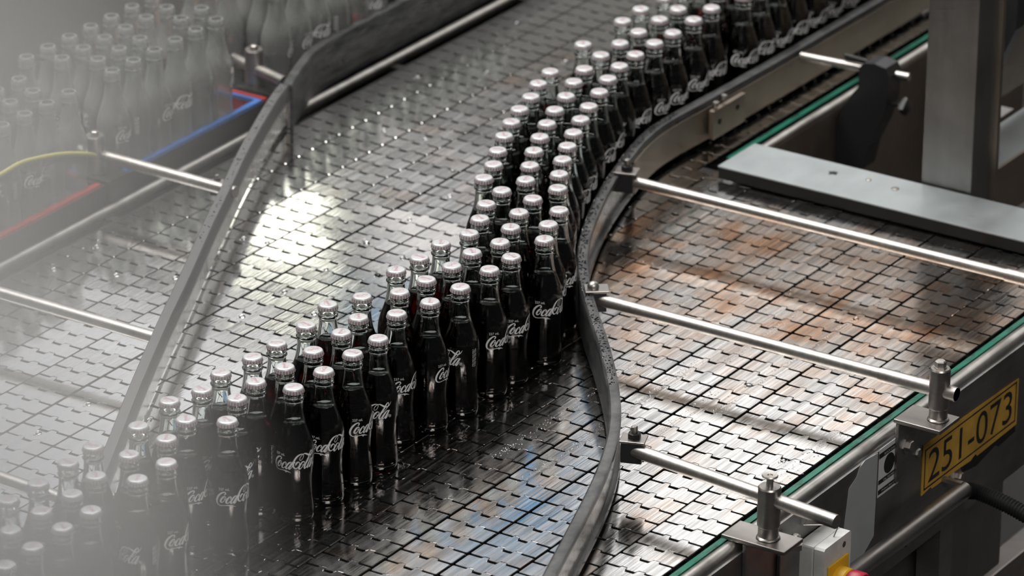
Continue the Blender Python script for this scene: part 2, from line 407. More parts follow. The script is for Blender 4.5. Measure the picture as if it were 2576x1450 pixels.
# upper conveyor frame behind the cover plate
uf = place('conveyor_frame', 'tan steel side frame of the narrower upper conveyor behind the cover plate', 'conveyor frame', (2600, -550, FLOOR))
obj('side_plate', MB().box(2232, 3200, -558, -553, -300, -10), MAT['tan_steel'], uf)
obj('top_rail', MB().tube((2232, -549, -7), (3200, -549, -7), 9, 16), MAT['frame_bright'], uf, 60)
obj('wear_strip', MB().box(2215, 3200, -527, -517, -9, -6), MAT['green'], uf)['label'] = 'green plastic wear strip'
obj('bed', MB().box(2190, 3200, -548, -457, -22, -14), MAT['dark'], uf)
obj('leg', MB().box(2900, 2940, -598, -558, FLOOR, -10), MAT['frame'], uf)

# cover plate over the belt end
cp = place('cover_plate', 'long pale steel cover plate laid across the end of the wide belt', 'cover plate', (2165, -900, -14))
pl = MB().box(2110, 2226, -1420, -562, 22.5, 25, .6); obj('plate', pl, MAT['cover'], cp)
obj('front_flange', MB().box(2110.5, 2113, -1419, -563, 3.5, 22.5), MAT['dark'], cp)  # flange blacked to stand for the shade under the plate edge
obj('back_flange', MB().box(2223, 2225.5, -1419, -563, -60, 22.5), MAT['dark'], cp)
obj('support', MB().box(2160, 2200, -1255, -575, -14, 22), MAT['dark'], cp)
for (x, y, r) in ((2184, -845, 6.5), (2193, -792, 5)):
    obj('screw_head', MB().lathe([(r, 0), (r, .8), (r * .6, 1.6), (0, 1.8)], (x, y, 25), 14), MAT['clamp'], cp, 40)
obj('grime_spot', MB().lathe([(8, 0), (6, 1.0), (0, 1.4)], (2186, -731, 25), 9, mod=lambda t, z: 1 + .35 * math.sin(5 * t)), MAT['dark'], cp, 60)

# ================================================================== guide rails
RG = [(520, -1208), (587.6, -1190.4), (718.3, -1145.4), (803.0, -1116.2), (874.2, -1091.3), (941.4, -1066.6), (1003.7, -1041.0), (1059.7, -1014.9), (1109.0, -988.6), (1156.5, -959.3), (1208.1, -923.9), (1262.8, -883.4), (1315.3, -842.3), (1362.7, -803.4), (1407.3, -766.0), (1451.5, -729.6), (1495.9, -694.9), (1541.4, -662.6), (1587.4, -633.7), (1631.1, -609.5), (1674.7, -588.2), (1725.2, -565.8), (1782.2, -542.5), (1838.7, -521.7), (1890.9, -504.8), (1940.3, -490.1), (1988.9, -476.6), (2037.4, -465.2), (2087.1, -458.2), (2141.6, -456.4), (2209.4, -458.7), (2304.0, -462.6), (2462.4, -465.6), (2758.1, -467.1), (3200.0, -468.0)]
path = catmull(RG, 5)
gr = place('guide_rail', 'curved grey guide rail hugging the front row of capped bottles', 'guide rail', (1450, -730, 6))
strip = [(2.5, 8), (9, 9), (9, 70), (8.2, 75.5), (5.5, 78), (-6, 78), (-8.6, 76.5), (-9, 73), (-8.5, 67), (-6, 66.5), (-5, 70), (2.5, 70)]
obj('wear_strip', MB().sweep(path, strip), MAT['wear'], gr, 40)['label'] = 'black plastic wear strip wrapped over the top'
obj('channel', MB().sweep(path, [(-2, 10), (2.4, 10), (2.4, 70), (-2, 70)]), MAT['rail_steel'], gr, 40)['label'] = 'polished steel channel'
obj('bottom_bead', MB().sweep(path, [(-9, 9), (-8, 7), (2.4, 7), (2.4, 18), (-5, 18), (-8.5, 16)]), MAT['wear'], gr, 40)
straight = [(x, y) for x, y in path if x > 1952]
bp = obj('backing_plate', MB().sweep(straight, [(-12, 11), (-8.8, 11), (-8.8, 66), (-12, 66)]), MAT['tan_steel'], gr, 40)
hb = obj('splice_bracket', MB().box(2222, 2325, -486, -477, 14, 64, 1.5), MAT['tan_steel'], gr)
for x, z in ((2243, 40), (2300, 47)): obj('bolt_hole', MB().lathe([(0, 1), (4.5, .8), (4.5, 0)], (x, -486.2, z), 10, '-y'), MAT['dark'], hb)
for x, z in ((2236, 68), (2262, 72)): obj('bolt', MB().lathe([(0, 8), (4.5, 8), (5, 6), (5, 0)], (x, -482, z), 8, 'z'), MAT['rod'], hb)
LG = [[330, -556], [420, -552], [490, -536], [570, -497], [666, -447], [841, -356], [1027, -263], [1175, -192], [1355, -103], [1483, -42], [1646, 36], [1825, 114], [1905, 144]]
lp = catmull(LG, 5)
gl = place('guide_rail', 'long straight guide rail slanting across the empty part of the belt', 'guide rail', (1200, -180, 6))
obj('wear_strip', MB().sweep(lp, [(-9, 50), (-9, 75), (-7, 78), (7, 78), (9, 75.5), (9, 70), (6, 66), (2, 66), (-3, 62), (-4, 50)]), MAT['grey_plastic'], gl, 40)['label'] = 'worn grey plastic strip along the top'
obj('channel', MB().sweep(lp, [(-4.2, 9), (1, 9), (1, 66), (-4.2, 66)]), MAT['rail_steel'], gl, 40)['label'] = 'brushed steel lower face'
obj('groove_lip', MB().sweep(lp, [(-9.4, 47), (-4, 47), (-4, 50.5), (-9.4, 50.5)]), MAT['clamp'], gl, 40)
LG2 = [[1905, 138], [1935, 152], [1987, 172], [2046, 193], [2095, 202], [2140, 204], [2200, 205], [2340, 206], [3200, 208]]
l2 = catmull(LG2, 6)
g2 = place('guide_rail', 'tall black guide rail running beyond the joint towards the top edge', 'guide rail', (2400, 200, 4))
obj('wear_strip', MB().sweep(l2, [(-9, 0), (-9, 75), (-7, 78), (7, 78), (9, 75), (9, 70), (-4, 68), (-4, 0)]), MAT['wear'], g2, 40)
obj('channel', MB().sweep(l2, [(-4.2, 2), (1, 2), (1, 68), (-4.2, 68)]), MAT['clamp'], g2, 40)

# ================================================================== rods and clamps
def rod(name, p0, p1, r, label, m='rod', collar=None):
    t = place(name, label, 'rod', p0, 'steel support rods of the guide rails')
    obj('rod_bar', MB().tube(p0, p1, r, 24), MAT[m], t, 50)
    if collar:
        a = Vector(p0); bq = Vector(p1); c = a + (bq - a) * collar; d = (bq - a).normalized()
        obj('sleeve', MB().tube(c, bq, r + 1.2, 24), MAT[m], t, 50)
    return t
rod('support_rod', (1475, -716, 66), (1475, -1334, 66), 9.5, 'round steel rod from the middle of the curved rail to the upper clamp', collar=.80)
rod('support_rod', (1066, -1036, 66), (1026, -1392, 66), 10, 'round steel rod whose cut end sticks out past the near clamp')
rod('support_rod', (1893, -520, 66), (1895, -1430, 66), 8.8, 'long steel rod just in front of the pale cover plate', collar=.74)
rod('support_rod', (2518, -480, 66), (2532, -678, 66), 7, 'short bright rod held by the black arm near the column')
rod('support_rod', (1515, 262, 66), (1510, -44, 66), 9.5, 'weathered rod between the far post with cable and the slanting rail')
rod('support_rod', (1978, 300, 66), (1938, 168, 66), 9.5, 'short rod stub at the joint of the far guide rails')
rod('support_rod', (1003, 250, 66), (998, -276, 66), 9.5, 'hazy rod crossing the belt at the left picture edge')
rod('support_rod', (520, -150, 66), (502, -500, 66), 9.5, 'hazy rod behind the bottles at the lower left')

def guide_block(pos, ang, label, top=True, dome=False):
    x, y, z = pos
    t = thing('rail_clamp', label, 'clamp', 'clamps joining rods to guide rails', pos); t.rotation_euler.z = ang
    obj('block', MB().box(-14, 14, -15, 15, -17, 13, 1.2), MAT['black'], t)
    obj('plate', MB().box(-15, 15, -19, 17, 13.3, 16.5, 1.0), MAT['clamp'], t)
    if dome: obj('nut', MB().lathe([(8.5, 16.5), (9, 20), (7.5, 24), (4, 26.5), (0, 27)], (0, 4, 0), 20), MAT['rod'], t, 60)
    else:
        obj('nut', MB().lathe([(9.5, 16.5), (9.5, 24), (8, 25)], (0, -2, 0), 6), MAT['dark'], t)
        obj('stud', MB().lathe([(4.5, 24), (4.5, 34), (3.5, 35), (0, 35)], (0, -2, 0), 14), MAT['clamp'], t, 40)
    return t
guide_block((1068, -1044, 66), .35, 'bolted clamp on the rail bend above the near rod')
guide_block((1477, -727, 66), .65, 'domed clamp on the rail waist at the middle rod', dome=True)
guide_block((1893, -522, 66), .3, 'wet metal clamp where the long rod meets the rail')
guide_block((1517, -2, 62), .45, 'grimy clamp behind the slanting rail at the weathered rod').scale = (.62, .62, .62)

def clamp_post(cx, cy, zb, zt, r, label, bolt, plate, leg, m='clamp', flare=False):
    t = place('clamp_post', label, 'clamp post', (cx, cy, zb), 'upright posts clamping the rods')
    obj('cylinder', MB().lathe([(r * .9, zb), (r * .9, zb + 18), (r, zb + 20), (r, zt - 2), (r - 1.5, zt), (r - 4, zt + .2)], (cx, cy, 0), 36), MAT[m], t, 35)
    obj('weld_bead', MB().lathe([(r * .9, zb), (r * .9 + 2.5, zb + 1), (r * .9, zb + 4)], (cx, cy, 0), 24, mod=lambda a, z: 1 + .03 * math.sin(9 * a)), MAT[m], t, 60)
    if bolt == 'hex':
        obj('bolt', MB().lathe([(9.5, zt), (9.5, zt + 1.5), (8.4, zt + 1.6), (8.4, zt + 10), (6.5, zt + 11.5), (0, zt + 11.8)], (cx, cy, 0), 6), MAT['rod'], t)
    else:
        obj('bolt', MB().lathe([(5, zt), (4.5, zt + 13), (11, zt + 14.5), (11.5, zt + 16), (10.5, zt + 17.5), (4, zt + 17), (3, zt + 15), (0, zt + 15)], (cx, cy, 0), 28), MAT['rod'], t, 40)
    x0, x1, y0, y1 = plate
    bk = obj('bracket', MB().box(x0, x1, y0, y1, zb - 6, zb, 1.5), MAT[m], t)
    obj('bracket_leg', MB().box(x0, x1, -1262.5, -1256.6, leg, zb - 6.2, 1.2), MAT['frame'], bk)
    obj('bracket_bolt', MB().lathe([(0, 9), (8, 9), (8.6, 7), (8.6, 2.5), (14, 2), (14, 0)], ((x0 + x1) / 2 - 4, -1262.5, (zb + leg) / 2), 6, '-y'), MAT['clamp'], bk)
    return t
clamp_post(1475, -1306, 20, 101, 15, 'upright clamp post with hex bolt beside the yellow number plate', 'hex', (1440, 1500, -1328, -1252), -78)
clamp_post(1037, -1281, 7, 85, 16, 'upright clamp post with flanged stud above the rotary switch box', 'stud', (1010, 1062, -1322, -1222), -190)
# far posts
def far_post(cx, cy, zb, zt, label):
    t = place('clamp_post', label, 'clamp post', (cx, 190, -150), 'upright posts clamping the rods')
    obj('cylinder', MB().lathe([(15.5, zb), (15.5, zt - 2), (14, zt), (9, zt)], (cx, cy, 0), 28), MAT['clamp'], t, 35)
    obj('bolt', MB().lathe([(7, zt), (7, zt + 6), (5, zt + 7), (0, zt + 7)], (cx, cy, 0), 6), MAT['clamp'], t)
    b = MB().poly([(cx - 22, zb - 1), (cx + 22, zb - 1), (cx + 40, zb - 62), (cx + 40, -150), (cx - 30, -150), (cx - 30, zb - 50)], 'xz', 186, 194)
    b.box(cx - 26, cx + 26, 186, cy + 18, zb - 6, zb, 1)
    b.box(cx - 28, cx + 38, 149.5, 187, -140, -132)
    obj('arm', b, MAT['dark'], t)
far_post(1512, 232, 38, 100, 'dark hazy clamp post at the left with the weathered rod')
far_post(1962, 246, 38, 100, 'dark clamp post behind the joint of the two far guide rails')

# black curved arm holding the short rod
ar = place('swing_arm', 'black plastic arm clamped to the frame and gripping the short bright rod', 'bracket', (2510, -560, -300))
ap = catmull([(-604, 80), (-612, 86), (-628, 88), (-645, 84), (-652, 70)], 4)
b = MB()
outl = [(-598, 40), (-598, 74), (-606, 84), (-626, 88), (-648, 84), (-656, 70), (-652, 20), (-640, -20), (-622, -60), (-612, -104), (-585, -112), (-552, -100), (-550, -60), (-570, 0), (-590, 30)]
b.poly(outl, 'yz', 2504, 2546); obj('arm', b, MAT['grey_plastic'] if False else MAT['black'], ar)
obj('knob', MB().lathe([(4, 0), (4, 16), (13, 18), (15, 22), (14, 28), (8, 31), (0, 31)], (2525, -652, 16), 8, '-y', mod=lambda t, z: 1 + .12 * math.cos(4 * t)), MAT['grey_plastic'], ar, 40)
obj('pin', MB().tube((2524, -560, 82), (2524, -604, 80), 4.5, 12), MAT['dark'], ar, 50)

# ================================================================== the steel column and the table behind it
cl = place('column', 'tall square steel column standing behind the pale cover plate', 'column', (2250, -900, FLOOR))
obj('shaft', MB().box(2232, 2300, -955, -866, FLOOR, 900, 2), MAT['column'], cl)
obj('side_flange', MB().box(2300, 2310, -962, -930, FLOOR, 900, 1), MAT['tan_steel'], cl)
tb = place('side_table', 'pale topped steel side table partly hidden behind the column', 'machine table', (2500, -870, FLOOR))
obj('table_top', MB().box(2352, 3000, -912, -824, -4, 0, .8), MAT['cover'], tb)
obj('front_beam', MB().box(2350, 3000, -918, -912.5, -90, 3, 1), MAT['tan_steel'], tb)
obj('leg', MB().box(2700, 2740, -900, -860, FLOOR, -4), MAT['frame'], tb)
obj('rear_guard', MB().box(2352, 3200, -812, -806, 36, 330), MAT['tan_steel'], tb)
obj('guard_post', MB().box(2900, 2930, -824, -812, -4, 330), MAT['frame'], tb)
aa = place('swing_arm', 'black arm hanging at the right picture edge in front of the tan sheet', 'bracket', (2500, -830, 36))
obj('arm', MB().poly([(-818, 330), (-905, 330), (-900, 215), (-868, 140), (-838, 90), (-818, 85)], 'yz', 2470, 2500), MAT['black'], aa)
bx = place('cabinet', 'dark steel cabinet seen between the arm and the column', 'cabinet', (2640, -740, FLOOR))
obj('body', MB().box(2600, 2700, -790, -700, FLOOR, -20, 2), MAT['column'], bx)
obj('door', MB().box(2604, 2696, -794, -790.5, FLOOR + 60, -30, 1), MAT['tan_steel'], bx)

# ================================================================== signs and fittings on the near frame
def text_mesh(body, x0, x1, z0, z1, font_shear=0.0):
    cu = bpy.data.curves.new('lettering', 'FONT'); cu.body = body; cu.size = 1; cu.shear = font_shear
    o = bpy.data.objects.new('tmp', cu); col.objects.link(o)
    dg = bpy.context.evaluated_depsgraph_get(); me = bpy.data.meshes.new_from_object(o.evaluated_get(dg))
    vs = [v.co.copy() for v in me.vertices]; fs = [list(p.vertices) for p in me.polygons]
    bpy.data.objects.remove(o); bpy.data.curves.remove(cu); bpy.data.meshes.remove(me)
    ax = min(v.x for v in vs); bxx = max(v.x for v in vs); ay = min(v.y for v in vs); by = max(v.y for v in vs)
    return [((v.x - ax) / (bxx - ax) * (x1 - x0) + x0, (v.y - ay) / (by - ay) * (z1 - z0) + z0) for v in vs], fs
def text_on_frame(mb, body, x0, x1, z0, z1, y):
    vs, fs = text_mesh(body, x0, x1, z0, z1); mb.add([(a, y, b) for a, b in vs], fs); return mb
FY = -1256
npl = place('number_plate', 'yellow plate with black numerals 251-073 on the near side frame', 'sign', (1677, FY, -140))
pts = [(1527, -56), (1826, -63), (1825, -138), (1700, -141), (1694, -136), (1680, -141), (1640, -139), (1560, -138), (1555, -134), (1528, -137)]
obj('plate', MB().poly(pts, 'xz', FY - 1.6, FY - .2), MAT['number_yellow'], npl)
t = MB(); y = FY - 1.9
for (a, b_, c, d) in ((1533, 1819, -67.5, -65), (1533, 1819, -131, -128.5), (1533, 1535.5, -131, -65), (1816.5, 1819, -131, -65)): t.box(a, b_, y, y + .25, c, d)
text_on_frame(t, '251-073', 1545, 1806, -124, -72, y); obj('lettering', t, MAT['sign_black'], npl)['label'] = 'black numerals 251-073 and thin border'
obj('glue_smear', MB().poly([(1640, -139.5), (1822, -139), (1824, -150), (1770, -154), (1760, -148), (1700, -158), (1650, -150)], 'xz', FY - .7, FY - .1), MAT['dark'], npl)
st = place('warning_sticker', 'black and white sticker reading BLACK OVAL with a large dark disc', 'sticker', (1424, FY, -85))
obj('sheet', MB().poly([(1394, -86), (1455, -86), (1457, -10), (1395, -10)], 'xz', FY - .7, FY - .1), MAT['sticker_white'], st)
t = MB(); y = FY - .95
t.box(1394.5, 1456, y, y + .2, -25, -17); t.box(1394.3, 1455, y, y + .2, -66, -59); t.box(1394.2, 1455, y, y + .2, -82, -74.5)
t.lathe([(15.5, 0), (15.5, .2)], (1425, y + .25, -42), 40, '-y', mod=lambda a, z: 1)
obj('print', t, MAT['sign_black'], st)
y = FY - 1.2
obj('heading', text_on_frame(MB(), 'BLACK OVAL', 1409, 1441, -23, -19.5, y), MAT['sticker_white'], st)
obj('middle_print', text_on_frame(MB(), 'CAL 500 MAX', 1408, 1442, -64.5, -61, y), MAT['sticker_white'], st)
obj('bottom_print', text_on_frame(MB(), 'Ordinary Base Oil', 1404, 1444, -80.5, -76.5, y), MAT['sticker_white'], st)
gs = place('torn_sticker', 'torn grey film sticker left of the black and white sticker', 'sticker', (1345, FY, -190))
obj('film', MB().poly([(1390, -13), (1387, -143), (1340, -172), (1296, -190), (1290, -150), (1300, -80), (1308, -36), (1330, -26), (1338, -14), (1352, -9)], 'xz', FY - .9, FY - .1), MAT['sticker_grey'], gs)
pp = place('conduit_pipe', 'brownish steel conduit pipe running low along the near frame', 'pipe', (1400, -1290, -148))
obj('pipe', MB().tube((1248, -1290, -143), (1600, -1290, -148), 13.5, 20), MAT['clamp'], pp, 50)
obj('pipe_clip', MB().box(1588, 1596, -1290, -1256.5, -138, -132), MAT['rod'], pp)
hs = tag(obj('corrugated_hose', MB().pipe(catmull([(1598, -1290, -148), (1612, -1310, -152), (1612, -1360, -160), (1605, -1420, -172), (1590, -1500, -180)], 22), 12, 12, rib=lambda i: 1.08 if i % 2 else .9), MAT['hose'], None, 30), 'black corrugated hose leaving the end of the conduit pipe', 'hose')
wr = tag(obj('wire_clip', MB().pipe([(1185, -1252, -14), (1180, -1262, -30), (1176, -1258, -38), (1205, -1292, -40), (1212, -1294, -44), (1205, -1290, -62)], .9, 6), MAT['rod']), 'thin bent wire poking out behind the cut end of the rod', 'wire')

# rotary switch box
sb = place('switch_box', 'light grey isolator box with yellow and red rotary switch', 'switch box', (1198, -1270, -300))
obj('base', MB().box(1163, 1239, -1283, -1257, -300, -60, 3), MAT['box'], sb)
obj('lid', MB().poly([(1163, -300), (1163, -63), (1166, -60), (1236, -60), (1239, -63), (1239, -300)], 'xz', -1300, -1283.8), MAT['box'], sb)
obj('lid_screw', MB().lathe([(0, .6), (4.5, .6), (4.5, 0)], (1219, -1300, -74), 14, '-y'), MAT['clamp'], sb)
obj('mounting_plate', MB().box(1106, 1162, -1262, -1256.6, -260, -56, 1), MAT['frame'], sb)
hd = obj('switch_plate', MB().box(1172, 1228, -1304, -1300.2, -162, -90, 2), MAT['switch_yellow'], sb)
obj('switch_collar', MB().lathe([(26, 0), (25, 14), (23, 16), (0, 16)], (1200, -1304, -126), 36, '-y'), MAT['switch_yellow'], hd, 40)
k = MB().lathe([(20, 16), (24, 17), (25, 22), (25, 36), (23, 39), (14, 40), (12, 36), (0, 36)], (1200, -1304, -126), 40, '-y', mod=lambda t, z: 1 - .07 * max(0, math.cos(3 * t)))
k.box(1195, 1205, -1343, -1338, -148, -104, 1.5)
obj('switch_knob', k, MAT['switch_red'], hd, 40)
gd = tag(obj('cable_gland', MB().lathe([(10, 0), (10, 8), (7, 9), (7, 20), (4, 22)], (1138, -1268, -56), 8), MAT['rod']), 'small shiny cable gland between clamp post and switch box', 'gland')
# low dark beams under the frame
lb = place('floor_beam', 'dark painted beam low down in the bottom right corner', 'beam', (1900, -1150, FLOOR))
obj('beam', MB().box(1500, 3000, -1145, -1105, -560, -500, 2), MAT['clamp'], lb)
obj('leg', MB().box(2300, 2340, -1140, -1110, FLOOR, -560), MAT['clamp'], lb)
lb = place('drip_tray', 'dark steel motor cover hanging below the near frame', 'machine cover', (1650, -1170, FLOOR))
obj('body', MB().box(1480, 1900, -1205, -1080, -420, -230, 4), MAT['column'], lb)
obj('stand', MB().box(1650, 1700, -1200, -1140, FLOOR, -420), MAT['column'], lb)

# ================================================================== script lettering of the bottles
STROKES = [
 # first capital with its long underline tail: (x, y, width)
 [(19.8, 20.8, 2.2), (22.2, 23.6, 2.6), (21.2, 26.4, 2.6), (17.3, 26.6, 3.0), (11.6, 23, 3.9), (6.0, 16.6, 4.5), (2.5, 8.8, 4.6), (1.8, 2.4, 4.2), (3.9, -2.5, 3.2), (8.8, -5.2, 2.1), (15, -5.2, 1.6), (22, -4.2, 1.7), (29, -4.0, 2.6), (33, -5.0, 4.0), (37, -5.6, 2.6), (41, -7.2, 1.2), (44.5, -8.8, .2)],
 [(31, -5, 3.4), (32.4, -9.0, .3)],
 [(21, 17.2, 2.0), (17, 15.6, 3.6), (12.5, 9.6, 4.2), (10.8, 4.4, 4.0), (13, 2.6, 2.6), (17.2, 5, 1.6), (21, 11, 1.5), (22, 15.4, 1.7), (20.4, 17.4, 1.7)],
 [(18.6, 13, 1.4), (20.2, 10.6, 1.4), (24, 11, 1.5), (26.5, 13.6, 1.6)],
 [(32.6, 11.6, 2.4), (34, 14.6, 2.0), (32.6, 16.4, 2.0), (29.6, 15.4, 2.6), (25.6, 10.6, 4.0), (23, 5.2, 4.2), (24, 1.8, 3.4), (28, 2.2, 1.8), (32.5, 6.6, 1.4)],
 [(45, 17.6, 2.0), (41, 16, 3.4), (36.6, 11, 4.0), (33, 4.6, 4.0), (33.4, 1.2, 3.2), (37, 2.8, 1.7), (42.6, 10.6, 1.5), (46, 16.6, 1.5)],
 [(48.4, 18, 2.8), (44, 9.6, 4.0), (39.8, 2.6, 3.8), (41.6, .8, 2.4), (45, 4.4, 1.4), (47.8, 9.4, 1.2)],
 [(50.2, 15.4, 2.6), (53.6, 17.6, 2.8)],
 # second capital with its looped ribbon
 [(54.2, 9.6, .6), (55.4, 13.6, 3.4), (58.6, 17.4, 3.2), (61.8, 17.0, 1.8), (63, 13.4, 1.3), (61.6, 8.4, 1.2), (58.4, 4.4, 1.5), (54, 2.6, 2.4), (50.4, 5.4, 3.8), (49.2, 11, 4.4), (50.4, 18, 4.4), (53.8, 25.4, 4.1), (58.8, 31.4, 3.6), (64.4, 34.6, 2.6), (69.4, 35.4, 1.5), (72.2, 33, 1.2), (71.8, 28.4, 1.1), (69, 23.6, 1.1), (65, 21, 1.2), (63.2, 22.8, 1.2), (64.2, 27.2, 1.2), (67.6, 31.8, 1.2), (71, 34.4, 1.4), (75.4, 35.2, 2.2), (79.4, 33.6, 3.4), (84.4, 30.4, 4.2), (88.8, 28, 3.6), (93.6, 28.2, 2.6), (98, 30.8, 1.8), (101, 34.6, 1.1), (103, 38, .3)],
 [(73.4, 17, 1.6), (69.6, 16.8, 2.8), (64.8, 11.2, 4.0), (61.8, 5.2, 4.2), (62.4, 1.2, 3.6), (65.6, 1.8, 1.8), (71, 7.8, 1.5), (74.4, 14.2, 1.5), (73.6, 17.4, 1.5)],
 [(69, 10.6, 1.1), (72, 8.6, 1.2), (75.4, 10.2, 1.2)],
 [(81.4, 14.4, 1.0), (86.8, 19, 1.1), (92.4, 25.4, 1.4), (96, 31.8, 1.8), (96, 36.2, 2.0), (93.4, 36.6, 2.2), (89.4, 31.4, 3.6), (84, 22, 4.3), (77.2, 11.2, 4.5), (74.4, 3.8, 4.2), (75, .4, 3.4), (78.4, 2.2, 1.6), (82.4, 7.6, 1.2)],
 [(96, 18, 1.4), (91.6, 17.8, 2.6), (86.6, 12, 4.0), (82.4, 5.2, 4.2), (81.4, 1, 3.2), (84, .8, 1.8), (89.2, 7, 1.3), (96, 17.8, 1.2)],
 [(97.4, 18.2, 3.4), (93, 11, 4.2), (88.8, 2.8, 4.2), (88.8, .4, 2.8), (92.2, 3.2, 1.4), (97, 10, .9)],
]
STROKES.append([(99.6 + 2.9 * math.cos(a * math.pi / 6), 4.4 + 2.9 * math.sin(a * math.pi / 6), .75) for a in range(13)])
STROKES += [[(98.8, 3.0, .6), (98.8, 5.8, .6), (100.2, 5.6, .6), (100.2, 4.6, .6), (99, 4.4, .6), (100.6, 3.0, .6)]]
def script_quads(k=5, ws=1.0):
    out = []
    for s in STROKES:
        P = catmull(s, k if len(s) > 3 else 4); e = []
        for i, q in enumerate(P):
            a = Vector(P[max(0, i - 1)][:2]); b = Vector(P[min(len(P) - 1, i + 1)][:2]); d = (b - a)
            d = d.normalized() if d.length > 1e-6 else Vector((1, 0)); n = Vector((-d.y, d.x)) * max(q[2], .15) * .5 * ws
            e.append(((q[0] + n.x, q[1] + n.y), (q[0] - n.x, q[1] - n.y)))
        for i in range(len(e) - 1): out.append((e[i][0], e[i][1], e[i + 1][1], e[i + 1][0]))
        r0 = P[0][2] * .5
        if r0 > .9: out.append(tuple((P[0][0] + r0 * math.cos(a), P[0][1] + r0 * math.sin(a)) for a in (0, 1.57, 3.14, 4.71)))
    return out

# ================================================================== one bottle of each kind
PROF = [(0, 3.2), (14, 3.0), (21, .6), (23.6, 0), (25.6, 1.2), (26.9, 5), (27.3, 10), (27.2, 18), (26.4, 28), (25.2, 40), (24.5, 50), (24.6, 60), (25.4, 70), (26.4, 79), (27.0, 84), (27.3, 92), (27.35, 102), (26.9, 110), (25.6, 118), (23.6, 125), (21.2, 132), (18.6, 139), (16.6, 145.5), (15.2, 152), (14.1, 159), (13.3, 166), (12.8, 172), (12.7, 176), (13.2, 177.4), (14.5, 178.6), (14.7, 180), (13.6, 181.4), (13.0, 183), (13.9, 186), (14.0, 189), (12.7, 191.5), (12.4, 194), (11.6, 195.6)]
def rad(z):
    for (a, b), (c, d) in zip(PROF[2:-1], PROF[3:]):
        if b <= z <= d: return a + (c - a) * (z - b) / max(d - b, 1e-6)
    return 12
def flute(t, z):
    if 8 < z < 80:
        w = min(1, (z - 8) / 10, (80 - z) / 6); return 1 - .022 * w * (1 - abs(math.cos(8 * t)))
    if 106 < z < 140:
        w = min(1, (z - 106) / 8, (140 - z) / 14); return 1 - .012 * w * (1 - abs(math.cos(8 * t)))
    return 1
WALL = 2.6
def glass_mesh(name, n=64):
    inner = [(max(r - WALL, 0) if z > 6 else max(0, r - 4), max(z, 7.0)) for r, z in PROF if z > 4 or r in (0, 14)]
    inner = [(r - (1.2 if 177 < z < 192 else 0), z) for r, z in inner]
    inner[0] = (0, 8.2); inner[1] = (13, 7.8)
    prof = PROF + [(10.6, 196)] + inner[::-1]
    return MB().lathe(prof, n=n, mod=flute).mesh(name, 60)
LEVEL = 145
def drink_mesh():
    pts = [(0, 8.0), (13, 7.6), (20.5, 7.8)] + [(rad(z) - WALL + .22, z) for z in range(12, LEVEL, 6)] + [(rad(LEVEL) - WALL + .22, LEVEL), (rad(LEVEL) - WALL - 1.0, LEVEL - .9), (0, LEVEL - 1.1)]
    return MB().lathe(pts, n=48).mesh('drink', 60)
def cap_mesh():
    def mod(t, z):
        return 1 + .030 * math.cos(21 * t) * min(1, max(0, (195.2 - z) / 5))
    prof = [(12.2, 190.2), (14.6, 189.8), (14.9, 190.1), (14.4, 192.0), (13.9, 194.2), (13.4, 195.6), (12.7, 196.5), (11.6, 197.0), (9, 197.25), (0, 197.45)]
    n = 126
    def mif(k, i): return 1 if (k in (2, 3) and math.cos(21 * (2 * math.pi * (i + .5) / n)) < .35) else 0
    return MB().lathe(prof, n=n, mod=mod, mif=mif).mesh('cap', 50)
QU = script_quads(5, .92)
def label_mesh():
    mb = MB(); K = .64; z0 = 84
    def put(u, v, lift=.12):
        z = z0 + v * K; r = rad(z) * flute(0, z) + lift; a = (u - 50) * K / 27.3; return (r * math.cos(a), r * math.sin(a), z)
    for q in QU: mb.add([put(*p) for p in q], [(0, 1, 2, 3)])
    vs, fs = text_mesh('237 mL', 7, 31, 30.5, 36)
    mb.add([put(a, b) for a, b in vs], fs)
    # column of fine print round the side
    for r in range(3):
        for k in range(26):
            if (k * 7 + r * 5) % 6 == 0: continue
            u = 128 + r * 4.2; v = -8 + k * 1.7
            mb.add([put(u, v), put(u + 2.2, v), put(u + 2.2, v + 1.0), put(u, v + 1.0)], [(0, 1, 2, 3)])
    return mb.mesh('lettering')
def cap_print():
    mb = MB(); K = .175
    def put(p, z=197.52): 
        x = (p[0] - 50) * K; y = (p[1] - 12) * K; return (x, y, z - .0016 * (x * x + y * y))
    for q in script_quads(3, .55): mb.add([put(p) for p in q], [(0, 1, 2, 3)])
    for k in range(7): mb.add([put((34 + k * 4.4, 40)), put((37.4 + k * 4.4, 40)), put((37.4 + k * 4.4, 43)), put((34 + k * 4.4, 43))], [(0, 1, 2, 3)])
    return mb.mesh('cap_lettering')
ME = {'glass': glass_mesh('glass'), 'drink': drink_mesh(), 'cap': cap_mesh(), 'lettering': label_mesh(), 'cap_lettering': cap_print()}
ME['glass'].materials.append(MAT['glass']); ME['drink'].materials.append(MAT['cola'])
ME['cap'].materials.append(MAT['cap']); ME['cap'].materials.append(MAT['cap_skirt_red'])
ME['lettering'].materials.append(MAT['white_print']); ME['cap_lettering'].materials.append(MAT['cap_red'])
proto = thing('glass_bottle', '', 'bottle', 'capped bottles of dark cola on the slat belt')
for nm in ('glass', 'drink', 'cap', 'lettering'):
    o = link(nm, ME[nm], []); o.parent = proto
    if nm == 'cap': o['label'] = 'silvery crown cap with red flutes'; c = link('cap_lettering', ME['cap_lettering'], []); c.parent = o
    if nm == 'lettering': o['label'] = 'white script lettering'
def copy_tree(o, parent=None):
    c = o.copy(); col.objects.link(c); c.parent = parent
    for ch in list(o.children): copy_tree(ch, c)
    return c
